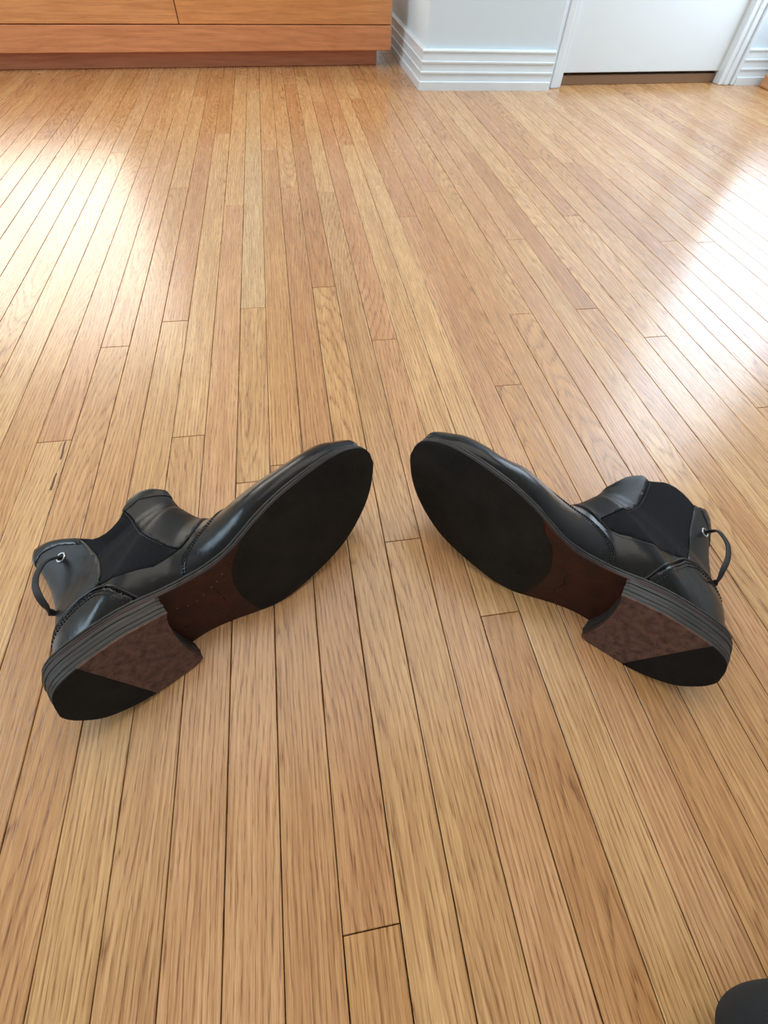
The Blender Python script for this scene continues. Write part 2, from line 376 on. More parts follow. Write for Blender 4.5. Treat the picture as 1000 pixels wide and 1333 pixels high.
# windows (their light is at the top of the script)
def window(name, a, b, axis):
    bm = bmesh.new(); t = 0.05
    x0, y0, z0 = a; x1, y1, z1 = b
    if axis == 'x':
        for (ya, yb, za, zb) in ((y0 - t, y1 + t, z0 - t, z0), (y0 - t, y1 + t, z1, z1 + t), (y0 - t, y0, z0, z1), (y1, y1 + t * 0.4, z0, z1)): box(bm, (x0, ya, za), (x1, yb, zb), 0.003)
    else:
        for (xa, xb, za, zb) in ((x0 - t, x1 + t, z0 - t, z0), (x0 - t, x1 + t, z1, z1 + t), (x0 - t, x0, z0, z1), (x1, x1 + t, z0, z1), ((x0 + x1) / 2 - 0.02, (x0 + x1) / 2 + 0.02, z0, z1)): box(bm, (xa, y0, za), (xb, y1, zb), 0.003)
    o = obj(name, bm, M['frame']); o['kind'] = 'structure'; return o
window('window_1', (-2.83, 3.90, 0.70), (-1.07, 3.999, 2.2), 'y')
window('window_2', (1.78, 1.25, 0.25), (1.899, 1.93, 1.95), 'x')
window('window_3', (-2.999, 0.1, 0.7), (-2.91, 1.7, 2.0), 'x')

# ------------------------------------------------------------------ low drawer unit
CA = math.radians(5.3); CO = Vector((-0.275, 2.157, 0))
cab = empty('drawer_unit', CO); cab.rotation_euler = (0, 0, CA)
tag(cab, 'low orange-toned wooden drawer unit on a recessed plinth against the far left', 'drawer unit')
def cbox(name, a, b, col, bev=0.0015, parent=None):
    bm = bmesh.new(); c0 = [(a[j] + b[j]) / 2 for j in range(3)]
    box(bm, [a[j] - c0[j] for j in range(3)], [b[j] - c0[j] for j in range(3)], bev)
    o = obj(name, bm, M['cabinet'], parent or cab); o.location = c0; o.color = (*lin(*col), 1); return o
XE = 0.672; XS = -0.0095
cbox('plinth', (-1.3, 0.0, 0.0), (0.629, 0.5, 0.041), (206, 132, 92))
cbox('rail', (-1.3, -0.030, 0.0415), (XE, 0.52, 0.1015), (232, 156, 104))
cbox('drawer_front', (XS + 0.0014, -0.030, 0.1035), (XE, -0.011, 0.205), (236, 162, 98))
cbox('drawer_front', (-0.70, -0.030, 0.1035), (XS - 0.0014, -0.011, 0.205), (238, 166, 104))
cbox('drawer_front', (-1.3, -0.030, 0.1035), (-0.703, -0.011, 0.205), (234, 160, 98))
cbox('carcass', (-1.3, -0.0105, 0.102), (XE, 0.52, 0.2055), (226, 152, 96))
cbox('top_board', (-1.3, -0.036, 0.2065), (XE + 0.003, 0.525, 0.226), (238, 166, 104))

# ------------------------------------------------------------------ boots
MM = 0.001
def cr(P, n, closed=False):
    # Catmull-Rom through the rows of P, n samples per span
    P = np.array(P, float); out = []; m_ = len(P)
    spans = m_ if closed else m_ - 1
    for j in range(spans):
        if closed: a, b, c, d_ = P[(j - 1) % m_], P[j], P[(j + 1) % m_], P[(j + 2) % m_]
        else: a, b, c, d_ = P[max(j - 1, 0)], P[j], P[j + 1], P[min(j + 2, m_ - 1)]
        for q in range(n):
            t = q / n; out.append(0.5 * ((2 * b) + (-a + c) * t + (2 * a - 5 * b + 4 * c - d_) * t * t + (-a + 3 * b - 3 * c + d_) * t ** 3))
    if not closed: out.append(P[-1])
    return np.array(out)
def smst(t): t = min(1, max(0, t)); return t * t * (3 - 2 * t)
HH = 21.0
def zs(x): return HH * (1 - smst((x - 97) / 90.)) + (6.0 * ((x - 235) / 78.) ** 2 if x > 235 else 0)
# sole outline, mm: x heel to toe, y towards the inner side of the foot
OUT = cr([(317.5, 10), (316, 1), (303, -18), (284, -33), (256, -46), (228, -51.5), (195, -52.5), (170, -51), (142, -49), (115, -46), (91, -42), (62, -36), (36, -27), (16, -13), (5, 4), (2, 18), (4, 27), (9, 36), (16, 43),
          (26, 46.5), (41, 47), (66, 44), (86, 39), (105, 32), (123, 29.5), (147, 31.5), (167, 37), (189, 45), (216, 50), (236, 51), (265, 49), (290, 43), (309, 31.5), (316.5, 20)], 6, True)
def side_y(x, inset=0.0, med=True):
    xs = OUT[:, 0]; cx = 160.0
    sx = (x - cx) * 1.0
    best = None
    for a, b in zip(OUT, np.roll(OUT, -1, 0)):
        if (a[0] - x) * (b[0] - x) <= 0 and a[0] != b[0]:
            y = a[1] + (b[1] - a[1]) * (x - a[0]) / (b[0] - a[0])
            if best is None or (y > best if med else y < best): best = y
    return best
def loft(bm, secs, cap=True, closed=True):
    rings = [[bm.verts.new((v[0] * MM, v[1] * MM, v[2] * MM)) for v in s_] for s_ in secs]
    n = len(rings[0])
    for A, B in zip(rings[:-1], rings[1:]):
        for j in range(n if closed else n - 1):
            q = (j + 1) % n; bm.faces.new((A[j], A[q], B[q], B[j]))
    if cap and closed: bm.faces.new(rings[0][::-1]); bm.faces.new(rings[-1])
    return rings
XMIN, XMAX = OUT[:, 0].min(), OUT[:, 0].max()
def sole_layer(bm, x0, x1, zb, zt, inset=0.0, bulge=0.6, n=90, wav=0.0):
    # stations along the boot, rounded edge section
    a0, b0 = (XMIN + 0.05), (XMAX - 0.05); secs = []
    ta = math.acos(max(-1, min(1, 1 - 2 * (x0 - a0) / (b0 - a0)))) if x0 > a0 else 0.0
    tb = math.acos(max(-1, min(1, 1 - 2 * (x1 - a0) / (b0 - a0)))) if x1 < b0 else math.pi
    cx, hx = (a0 + b0) / 2, (b0 - a0) / 2
    for j in range(n + 1):
        t = ta + (tb - ta) * j / n; x = a0 + (b0 - a0) * (1 - math.cos(t)) / 2
        ym, yl = side_y(x, 0, True), side_y(x, 0, False); c = (ym + yl) / 2; h = max(0.4, (ym - yl) / 2 - inset)
        xi = cx + (x - cx) * (hx - inset) / hx
        w_ = wav * math.sin(x * 1.7) * math.sin(x * 0.31)
        z0, z1 = zb(x), zt(x); r = min(bulge, (z1 - z0) * 0.3); s_ = []
        for (dy, z) in ((-h + r, z0), (-h, z0 + r), (-h, z1 - r), (-h + r, z1), (h - r + w_, z1), (h + w_, z1 - r), (h + w_, z0 + r), (h - r + w_, z0)): s_.append((xi, c + dy, z))
        secs.append(s_)
    loft(bm, secs)
HEEL_O = [(91.5, -35), (83, -37), (60, -33), (36, -25), (16, -12), (6, 5), (3.5, 18), (6, 26), (10, 34.5), (16, 41.5), (26, 45), (41, 45.3), (66, 42.5), (84, 37.5), (102, 31.5)]
BREAST = [(102, 31.5), (98.5, 27), (95, 18), (92, 6), (90, -6), (89.7, -16), (90.5, -26), (91.5, -35)]
def heel_outline(k):            # k 0 at the floor face, 1 at the sole: slightly wider and longer towards the sole
    o_ = cr(HEEL_O, 4)[:-1]; b_ = cr(BREAST, 4)[:-1]; P = np.vstack([o_, b_]); c = np.array([48., 6.])
    Q = P.copy(); n1 = len(o_)
    Q[:n1] = c + (P[:n1] - c) * (1 + 0.030 * k); return Q, n1
def prism(bm, P0, P1, z0, z1, ch=0.35):
    c0 = P0.mean(0); c1 = P1.mean(0)
    def ins(P, c): d_ = P - c; return c + d_ * (1 - ch / np.linalg.norm(d_, axis=1))[:, None]
    rs = []
    for P, z in ((ins(P0, c0), z0), (P0, z0 + ch), (P1, z1 - ch), (ins(P1, c1), z1)): rs.append([bm.verts.new((x * MM, y * MM, z * MM)) for x, y in P])
    n = len(P0)
    for A, B in zip(rs[:-1], rs[1:]):
        for j in range(n): q = (j + 1) % n; bm.faces.new((A[j], A[q], B[q], B[j]))
    bm.faces.new(rs[0][::-1]); bm.faces.new(rs[-1])
def clip_poly(P, a, b, keep):
    # keep side of the line a-b (keep = +1 left)
    a = np.array(a); b = np.array(b); d_ = b - a; out = []
    f = lambda p: keep * (d_[0] * (p[1] - a[1]) - d_[1] * (p[0] - a[0]))
    for j in range(len(P)):
        p, q = P[j], P[(j + 1) % len(P)]; fp, fq = f(p), f(q)
        if fp >= 0: out.append(p)
        if fp * fq < 0: t = fp / (fp - fq); out.append(p + (q - p) * t)
    return np.array(out)
def tube(bm, pts, r, n=8, flat=1.0, closed=False):
    pts = [Vector(p) for p in pts]; rings = []; N_ = len(pts); up = Vector((0, 1, 0.01)).normalized()
    for j, p in enumerate(pts):
        t = (pts[min(j + 1, N_ - 1)] - pts[max(j - 1, 0)]).normalized()
        a = t.cross(up); a = a.normalized() if a.length > 1e-4 else t.orthogonal().normalized(); b = t.cross(a).normalized()
        rr = r(j / (N_ - 1)) if callable(r) else r
        rings.append([bm.verts.new(p + (a * math.cos(2 * math.pi * k / n) * rr + b * math.sin(2 * math.pi * k / n) * rr * flat)) for k in range(n)])
    for A, B in zip(rings[:-1], rings[1:]):
        for k in range(n): q = (k + 1) % n; bm.faces.new((A[k], A[q], B[q], B[k]))
    bm.faces.new(rings[0][::-1]); bm.faces.new(rings[-1])

def make_boot(cfg):
    sgn = cfg['sgn']                                   # -1 mirrors the boot across its length
    Rm = Matrix([[cfg['R'][i][j] for j in range(3)] for i in range(3)])
    T = Vector(cfg['T'])
    root = empty('boot', T); root.rotation_mode = 'QUATERNION'; root.rotation_quaternion = Rm.to_quaternion()
    tag(root, cfg['label'], 'boot', None)
    def world_z(x, y, z): return T.z + (Rm[2][0] * x + Rm[2][1] * y * sgn + Rm[2][2] * z) * MM
    def clampfloor(v):                                  # the lying side is pressed flat on the floor
        x, y, z = v; h = world_z(x, y, z)
        if h < 0.0012: y += (0.0012 - h) / (abs(Rm[2][1]) * MM)
        return (x, y, z)
    def fin(name, bm, mat, parent=root, smooth=False):
        if sgn < 0: bmesh.ops.scale(bm, vec=(1, -1, 1), verts=bm.verts[:])
        return obj(name, bm, mat, parent, smooth)
    # ---- sole
    bm = bmesh.new(); sole_layer(bm, 0, 999, lambda x: zs(x) + 0.9 * smst((x - 148) / 14), lambda x: zs(x) + 5.2, 0.4, 0.8); outs = fin('outsole', bm, M['waist'])
    bm = bmesh.new(); sole_layer(bm, 0, 999, lambda x: zs(x) + 1.6, lambda x: zs(x) + 4.6, -0.25, 1.0, wav=0.15); fin('sole_edge', bm, M['stack'], outs)
    bm = bmesh.new(); sole_layer(bm, 0, 999, lambda x: zs(x) + 5.5, lambda x: zs(x) + 8.6, 0.2, 1.2, wav=0.25); fin('welt', bm, M['welt'])
    for cr_ in cfg['cracks']:
        bm = bmesh.new(); P = cr(cr_, 4); tube(bm, [(x * MM, y * MM, (zs(x) + 0.22) * MM) for x, y in P], lambda t: 0.0001 + 0.0005 * math.sin(math.pi * t) * (1 + 0.4 * math.sin(t * 17)), 6); fin('crack', bm, M['heel_rubber'], outs)
    for px_, py_ in cfg['pegs']:
        bm = bmesh.new(); prism(bm, np.array([(px_ + .75 * math.cos(a), py_ + .75 * math.sin(a)) for a in np.linspace(0, 2 * math.pi, 9)[:-1]]), np.array([(px_ + .75 * math.cos(a), py_ + .75 * math.sin(a)) for a in np.linspace(0, 2 * math.pi, 9)[:-1]]), zs(px_) - (0.15 if px_ < 150 else -0.5), zs(px_) + 1.6, 0.15); fin('peg', bm, M['peg'], outs)
    # half sole
    yb = cfg['half']
    bc = cr(yb, 8); ys, xs_ = bc[:, 1], bc[:, 0]; order = np.argsort(ys)
    def xbound(y): return float(np.interp(y, ys[order], xs_[order]))
    bm = bmesh.new(); nu, nv = 60, 22; grid = []
    for zlo, zhi in ((0, 1),):
        for layer in (0, 1):
            g_ = []
            for iu in range(nu + 1):
                u = iu / nu; row = []
                for iv in range(nv + 1):
                    v = iv / nv
                    # start on the boundary curve, end on the toe
                    x0 = xbound(-50 + 92 * v)
                    e = math.sin(u * math.pi / 2); x = x0 + (XMAX - 0.3 - x0) * e
                    yl, ym = side_y(min(x, XMAX - .06), 0, False), side_y(min(x, XMAX - .06), 0, True)
                    yl += 0.1; ym -= 0.1; y = yl + (ym - yl) * v
                    edge = (0.35 if iv in (0, nv) or iu == 0 else 0.0)
                    z = zs(x) - 0.2 + (edge if layer == 0 else 1.3)
                    row.append(bm.verts.new((x * MM, y * MM, z * MM)))
                g_.append(row)
            grid.append(g_)
    for l in (0, 1):
        for iu in range(nu):
            for iv in range(nv): bm.faces.new((grid[l][iu][iv], grid[l][iu + 1][iv], grid[l][iu + 1][iv + 1], grid[l][iu][iv + 1]))
    A, B = grid
    for iu in range(nu):
        bm.faces.new((A[iu][0], A[iu + 1][0], B[iu + 1][0], B[iu][0])); bm.faces.new((A[iu][nv], A[iu + 1][nv], B[iu + 1][nv], B[iu][nv]))
    for iv in range(nv):
        bm.faces.new((A[0][iv], A[0][iv + 1], B[0][iv + 1], B[0][iv]))
    bmesh.ops.remove_doubles(bm, verts=bm.verts[:], dist=0.00001)
    fin('half_sole', bm, M['rubber'], smooth=False)
    # ---- heel: five lifts, the floor face split into leather and rubber
    bmh = bmesh.new()
    P0, n1 = heel_outline(0.0)
    la, lb = cfg['rub']
    Pl = clip_poly(P0, la, lb, 1); Pr = clip_poly(P0, la, lb, -1)
    if Pl[:, 0].mean() < Pr[:, 0].mean(): Pl, Pr = Pr, Pl
    prism(bmh, Pl, Pl, 0.0, 3.4, 0.25); heel = fin('heel', bmh, M['heel_leather'])
    bm = bmesh.new(); prism(bm, Pr, Pr, -0.25, 3.4, 0.4); fin('rubber_tip', bm, M['heel_rubber'], heel)
    bm = bmesh.new(); Pe, _ = heel_outline(0.03); Pf, _ = heel_outline(0.06); prism(bm, Pe, Pf, 0.9, 3.3, 0.3); fin('top_lift_edge', bm, M['stack'], heel)
    zl = [3.5, 7.8, 12.2, 16.8, 21.2]
    for j in range(4):
        k0 = zl[j] / 21; k1 = zl[j + 1] / 21; jit = (0.0, 0.35, -0.25, 0.3)[j] / 45
        Pa, _ = heel_outline(k0); Pb, _ = heel_outline(k1); c = Pa.mean(0)
        bm = bmesh.new(); prism(bm, c + (Pa - c) * (1 + jit), c + (Pb - c) * (1 + jit), zl[j] + 0.05, zl[j + 1] - 0.05, 0.45); fin('heel_lift', bm, M['stack'], heel)
    # ---- upper body
    K = cfg['keys']; rows = []
    for (D, P, yM, yL, g_, e) in K: rows.append([D[0], D[1], P[0], P[1], yM, yL, g_, e])
    KD = cr(rows, 6)
    NV = 72
    def ring(r):
        D = np.array([r[0], r[1]]); P = np.array([r[2], r[3]]); c = (r[4] + r[5]) / 2; hw = (r[4] - r[5]) / 2; out = []
        for q in range(NV):
            ph = 2 * math.pi * (q + 0.5) / NV; tau = (1 - math.cos(ph)) / 2; t = tau ** (1 / r[6]); s_ = abs(math.sin(ph)) ** (2 * r[7] if r[7] < 0.5 else 1.0)
            pos = D + (P - D) * t; y = c + hw * s_ * (1 if ph < math.pi else -1); out.append((pos[0], y, pos[1]))
        return out
    rings_ = [ring(r) for r in KD]
    base = rings_[-1]
    # shaft: from the ankle ring to the top line
    xb, xf = cfg['top_x']; zt = cfg['ztop']; yM, yL = cfg['top_y']; zx = np.array([a for a, _ in zt], float); zz_ = np.array([b for _, b in zt], float)
    TR = []
    bx = [v[0] for v in base]; bmin, bmax = min(bx), max(bx)
    for q, v in enumerate(base):
        u = (v[0] - bmin) / (bmax - bmin); x = xb + (xf - xb) * u
        sp_ = 2 * u - 1; hwt = max(0.0, 1 - abs(sp_) ** 2.4) ** 0.5; sgny = 1 if q < NV / 2 else -1
        TR.append((x, (yM + yL) / 2 + sgny * hwt * (yM - yL) / 2, float(np.interp(x, zx, zz_))))
    NS = 22; sh = []
    for j in range(1, NS + 1):
        s_ = j / NS; row = []
        for q in range(NV):
            a, b = base[q], TR[q]; sx = s_ ** cfg.get('xease', 1.0)
            bul = math.sin(s_ * math.pi) * cfg.get('pinch', 0.0)
            x = a[0] + (b[0] - a[0]) * sx; u = (a[0] - bmin) / (bmax - bmin); x += (1 - u) * bul * 0.6
            y = a[1] + (b[1] - a[1]) * (s_ * s_ * (3 - 2 * s_) * 0.5 + s_ * 0.5); z = a[2] + (b[2] - a[2]) * s_
            row.append((x, y, z))
        sh.append(row)
    allr = rings_ + sh
    allr = [[clampfloor(v) for v in r] for r in allr]
    inner = []
    topc = np.mean(np.array(allr[-1]), 0)
    for dep, th in ((-1, 1.8), (-4, 2.2), (-9, 2.4), (-14, 2.6), (-19, 3.0)):
        row = []; topc = np.mean(np.array(allr[dep]), 0)
        for v in allr[dep]:
            d_ = np.array([topc[0] - v[0], (topc[1] - v[1])]); L_ = np.linalg.norm(d_) + 1e-6; f = min(th, L_ * 0.6) / L_
            row.append((v[0] + d_[0] * f, v[1] + d_[1] * f, v[2]))
        inner.append(row)
    bm = bmesh.new(); R_ = loft(bm, allr, cap=False); bm.faces.new(R_[0][::-1])
    base_b = bm.copy(); fin('upper', bm, M['leather'], smooth=True)
    bm = bmesh.new(); R2 = loft(bm, [allr[-1]] + inner, cap=False); bm.faces.new(R2[-1]); fin('lining', bm, M['lining'], smooth=True)
    # ---- panels cut from the same surface
    bmesh.ops.recalc_face_normals(base_b, faces=base_b.faces[:]); base_b.normal_update()
    bvh = BVHTree.FromBMesh(base_b)
    def panel(name, poly, off, mat, parent=root, spl=True, side=None):
        P = cr(poly, 4, True) * MM if spl else np.array(poly) * MM
        b = base_b.copy()
        lo, hi = P.min(0) - 0.004, P.max(0) + 0.004
        def outside(f): 
            c = f.calc_center_median(); return c.x < lo[0] or c.x > hi[0] or c.z < lo[1] or c.z > hi[1] or (side == 1 and c.y < 0.012)
        bmesh.ops.delete(b, geom=[f for f in b.faces if outside(f)], context='FACES')
        n = len(P)
        for j in range(n):
            a, c = P[j], P[(j + 1) % n]; d_ = c - a; L_ = np.linalg.norm(d_)
            if L_ < 1e-6: continue
            d_ /= L_
            fs = []
            for f in b.faces:
                m_ = f.calc_center_median(); w0 = np.array([m_.x, m_.z]) - a; s_ = w0 @ d_; t_ = abs(w0[0] * d_[1] - w0[1] * d_[0])
                if -0.007 < s_ < L_ + 0.007 and t_ < 0.007: fs.append(f)
            if not fs: continue
            geom = list({v for f in fs for v in f.verts}) + list({e for f in fs for e in f.edges}) + fs
            bmesh.ops.bisect_plane(b, geom=geom, plane_co=(a[0], 0, a[1]), plane_no=(-d_[1], 0, d_[0]), dist=1e-6)
        def inside(x, z):
            r_ = False
            for j in range(n):
                x1, z1 = P[j]; x2, z2 = P[(j + 1) % n]
                if (z1 > z) != (z2 > z) and x < (x2 - x1) * (z - z1) / (z2 - z1) + x1: r_ = not r_
            return r_
        b.normal_update()
        kill = []
        for f in b.faces:
            c = f.calc_center_median()
            if not inside(c.x, c.z): kill.append(f)
        bmesh.ops.delete(b, geom=kill, context='FACES')
        if not b.faces: b.free(); return None
        b.normal_update()
        bound = [e for e in b.edges if e.is_boundary]
        nr = {}
        for v in b.verts:
            loc, nm, idx, dist = bvh.find_nearest(v.co); nr[v] = v.normal.copy() if v.normal.length > 0.1 else nm
        inn = {}
        for e in bound:
            for v in e.verts:
                if v not in inn: inn[v] = b.verts.new(v.co - nr[v] * 0.0004)
        bv = set(inn.keys())
        for v, nn in nr.items(): v.co += nn * (off * MM * (0.82 if v in bv else 1.0))
        for e in bound: b.faces.new((e.verts[0], e.verts[1], inn[e.verts[1]], inn[e.verts[0]]))
        for v in b.verts:
            h = T.z + Rm[2][0] * v.co.x + Rm[2][1] * v.co.y * sgn + Rm[2][2] * v.co.z
            if h < 0.0004: v.co.y += (0.0004 - h) / abs(Rm[2][1])
        o_ = fin(name, b, mat, parent, smooth=False)
        for f in o_.data.polygons: f.use_smooth = True
        return o_
    def surf(x, z, off=1.0, med=True):
        o_ = Vector((x * MM, 0.12 if med else -0.12, z * MM)); d_ = Vector((0, -1 if med else 1, 0))
        loc, nm, idx, dist = bvh.ray_cast(o_, d_)
        if loc is None: return None
        if nm.dot(d_) > 0: nm = -nm
        return loc + nm * off * MM, nm
    def stitch(name, line, off, mat, pitch=3.2, ln_=2.0, r=0.00035, parent=root, med=(True,), dense=12):
        P = cr(line, dense); seg = np.r_[0, np.cumsum(np.linalg.norm(np.diff(P, axis=0), axis=1))]; bm = bmesh.new(); cnt = 0
        for md in med:
            s_ = 0.0
            while s_ + ln_ < seg[-1]:
                pts = []
                for tt in (s_, s_ + ln_ / 2, s_ + ln_):
                    x = np.interp(tt, seg, P[:, 0]); z = np.interp(tt, seg, P[:, 1]); h = surf(x, z, off, md)
                    if h: pts.append(h[0])
                if len(pts) == 3: tube(bm, pts, r, 5); cnt += 1
                s_ += pitch
        if cnt: o_ = fin(name, bm, mat, parent, True); o_['kind'] = 'stuff'
        else: bm.free()
    def cord(name, line, off, r, mat, parent=root, n=8, flat=1.0):
        P = cr(line, n); pts = []
        for x, z in P:
            h = surf(x, z, off)
            if h: pts.append(h[0])
        if len(pts) > 3: bm = bmesh.new(); tube(bm, pts, r * MM, 8); return fin(name, bm, mat, parent, True)
    cfg['details'](panel, stitch, cord, surf, fin, root, world_z)
    return root

def eyelet_ring(bm, c, nrm, R_=0.0042, r=0.0010):
    nrm = nrm.normalized(); a = nrm.orthogonal().normalized(); b = nrm.cross(a); n, m_ = 24, 8; rg = []
    for i in range(n):
        th = 2 * math.pi * i / n; d_ = a * math.cos(th) + b * math.sin(th)
        rg.append([bm.verts.new(c + d_ * (R_ + r * math.cos(2 * math.pi * k / m_)) + nrm * r * math.sin(2 * math.pi * k / m_)) for k in range(m_)])
    for i in range(n):
        for k in range(m_): bm.faces.new((rg[i][k], rg[(i + 1) % n][k], rg[(i + 1) % n][(k + 1) % m_], rg[i][(k + 1) % m_]))

def details_factory(g):
    def det(panel, stitch, cord, surf, fin, root, world_z):
        V = g['vamp']; 
        # vamp: the toe piece in front of its seam
        vp = [(V[0][0] - 2, V[0][1] + 30)] + V + [(V[-1][0] - 2, -5), (330, -5), (330, 120)]
        # build the polygon with a smooth seam and straight outer sides
        seam = cr(V, 6)
        panel('vamp', [(seam[0][0] + 1, seam[0][1] + 40)] + [tuple(v) for v in seam] + [(seam[-1][0], -10), (335, -10), (335, 140)], 1.1, M['leather'], spl=False)
        off = seam.copy(); d_ = np.gradient(seam, axis=0); nn = np.c_[-d_[:, 1], d_[:, 0]]; nn /= np.linalg.norm(nn, axis=1)[:, None] + 1e-9
        sg = g.get('vs', 1)
        for k_ in (1.8, 4.2): stitch('stitching', [tuple(v) for v in (seam + nn * k_ * sg)[::3]], 1.5, M['thread'], 2.6, 1.7, 0.00045)
        # heel counter
        C_ = g['counter']; cs = cr(C_, 6)
        panel('heel_counter', [tuple(v) for v in cs] + [(cs[-1][0] + 2, -10), (-30, -10), (-30, cs[0][1] + 8)], 1.5, M['leather'], spl=False)
        d_ = np.gradient(cs, axis=0); nn = np.c_[d_[:, 1], -d_[:, 0]]; nn /= np.linalg.norm(nn, axis=1)[:, None] + 1e-9
        for k_ in (2.6, 6.0): stitch('stitching', [tuple(v) for v in (cs + nn * k_)[::3]], 1.9, M['thread'], 2.8, 1.8, 0.0004)
        cord('counter_piping', [tuple(v) for v in (cs - nn * 1.9)[::3]], 0.7, 1.5, M['leather'])
        # elastic gore
        G = g['gore']; panel('elastic_gore', G, 0.5, M['elastic'], spl=False)
        # tabs
        ft = g['front_tab']; rt = g['rear_tab']
        a = panel('front_tab', ft, 1.5, M['leather_matte'], spl=False)
        b = panel('heel_tab', rt, 1.6, M['leather_matte'], spl=False)
        if g.get('front_band'): panel('binding', g['front_band'], 2.3, M['leather'], a, spl=False)
        if g.get('rear_band'): panel('binding', g['rear_band'], 2.4, M['leather'], b, spl=False)
        for ln_ in g['fine']: stitch('stitching', ln_, 1.75, M['thread_grey'], 1.9, 1.3, 0.00020)
        # quarter edge under the gore
        for ln_ in g['fine_q']: stitch('stitching', ln_, 0.4, M['thread_grey'], 2.0, 1.3, 0.00022)
        # eyelet and lace
        ex, ez = g['eyelet']; h = surf(ex, ez, 1.9)
        if h:
            bm = bmesh.new(); eyelet_ring(bm, h[0], h[1]); fin('eyelet', bm, M['metal'], root, True)
            bm = bmesh.new(); c = h[0] - h[1] * 0.0001; nn_ = h[1]; a_ = nn_.orthogonal().normalized(); b_ = nn_.cross(a_)
            rg = [bm.verts.new(c + (a_ * math.cos(2 * math.pi * i / 20) + b_ * math.sin(2 * math.pi * i / 20)) * 0.0036 - nn_ * 0.0) for i in range(20)]
            bm.faces.new(rg); fin('eyelet_hole', bm, M['lining'], root)
            pts = [tuple(np.array(h[0]) * 1000 - np.array(h[1]) * 2.0), tuple(np.array(h[0]) * 1000 + np.array(h[1]) * 1.2)] + g['lace']
            pts = [(x, max(y, y + max(0, (0.003 - world_z(x, y, z))) * 1050), z) for x, y, z in pts]
            P = cr(pts, 10) * MM; bm = bmesh.new(); tube(bm, [tuple(v) for v in P], g.get('lace_r', 0.0032), 10, g.get('lace_flat', 0.35)); fin('lace_loop', bm, M['lace'], root, True)
    return det

KEYS_FRONT = [((316.3, 27), (316.3, 21), 18, 10, 1.0, .5), ((314.5, 33), (313.5, 17.5), 25, 2, 1.1, .42), ((309, 42), (309, 15.5), 28, -6, 1.3, .36), ((300, 48.5), (300, 13.5), 33, -13, 1.5, .33),
    ((286, 55), (286, 12), 40, -25, 1.6, .31), ((266, 57.5), (266, 10.5), 45, -36, 1.7, .30)]
keysL = KEYS_FRONT + [((246, 61), (246, 9), 46.5, -43, 1.7, .30), ((224, 68), (224, 8.5), 46, -46, 1.7, .30), ((204, 74), (198, 8.5), 43, -47, 1.7, .30),
    ((187, 80), (172, 11), 35, -46, 1.5, .30), ((175, 90), (140, 19), 28, -44, 1.3, .30), ((167, 100), (106, 28), 28, -38, 1.2, .32), ((162, 108), (72, 29), 37, -32, 1.1, .33),
    ((159, 116), (42, 30), 41, -24, 1.0, .34), ((158, 122), (20, 33), 38, -20, 1.0, .38), ((157.5, 126), (10, 46), 36, -16, 1.0, .42), ((157.5, 129), (12, 66), 35, -10, 1.0, .45),
    ((157.5, 132), (20, 86), 33, -4, 1.0, .46), ((157.5, 135), (26, 102), 32, 0, 1.0, .46)]
keysR = KEYS_FRONT + [((250, 58), (250, 9), 46.5, -42, 1.7, .30), ((239, 64), (239, 8.5), 46.5, -44, 1.7, .30), ((226, 73), (224, 8.5), 46, -46, 1.7, .30), ((208, 76), (200, 8.5), 43, -47, 1.7, .30),
    ((191, 80), (172, 11), 35, -46, 1.5, .30), ((176, 89), (140, 19), 28, -44, 1.3, .30), ((166, 98), (106, 28), 28, -38, 1.2, .32), ((159, 106), (72, 29), 37, -32, 1.1, .33),
    ((155, 112), (42, 30), 41, -24, 1.0, .34), ((153, 117), (16, 33), 38, -20, 1.0, .38), ((152, 121), (4, 48), 36, -16, 1.0, .42), ((151, 124), (3, 70), 35, -10, 1.0, .45),
    ((150, 128), (9, 90), 33, -6, 1.0, .46), ((149, 132), (21, 108), 32, -4, 1.0, .46)]
gL = dict(
    vamp=[(190, 86), (183, 70), (172, 62), (158, 58), (140, 50), (128, 40), (120, 27), (117, 14)],
    counter=[(8, 74), (26, 76), (46, 76), (60, 73), (70, 68), (81, 52), (92, 26)],
    gore=[(75, 152), (78, 130), (78.5, 108), (77, 88), (71, 74), (89, 62), (112, 54), (137, 57), (131, 66), (126, 78), (122, 92), (121, 110), (121, 146), (121, 175), (75, 175)],
    front_tab=[tuple(v) for v in cr([(137, 57), (130, 67), (124, 82), (121, 105), (121.5, 130), (119, 150)], 5)] + [(119, 200), (180, 200), (180, 128), (172, 92), (162, 74), (148, 62)],
    rear_tab=[tuple(v) for v in cr([(73, 153), (77, 140), (79, 122), (79.5, 104), (77.5, 88), (71, 74)], 5)] + [(46, 76), (0, 74), (0, 215), (73, 215)],
    front_band=[(118, 141), (135, 148), (150, 143), (175, 130), (175, 205), (118, 205)],
    rear_band=[(74, 140), (55, 164), (38, 174), (10, 170), (0, 215), (80, 215)],
    fine=[[(118.5, 148), (119, 128), (118.8, 106), (122, 82), (128, 67)]], fine_q=[],
    eyelet=(53, 147), lace=[(45, 44, 139), (36, 45, 130), (30, 43, 120), (28, 40, 108), (26, 32, 102), (24, 22, 102), (28, 12, 108), (40, 14, 118)], lace_r=0.0032, lace_flat=0.5, vs=1)
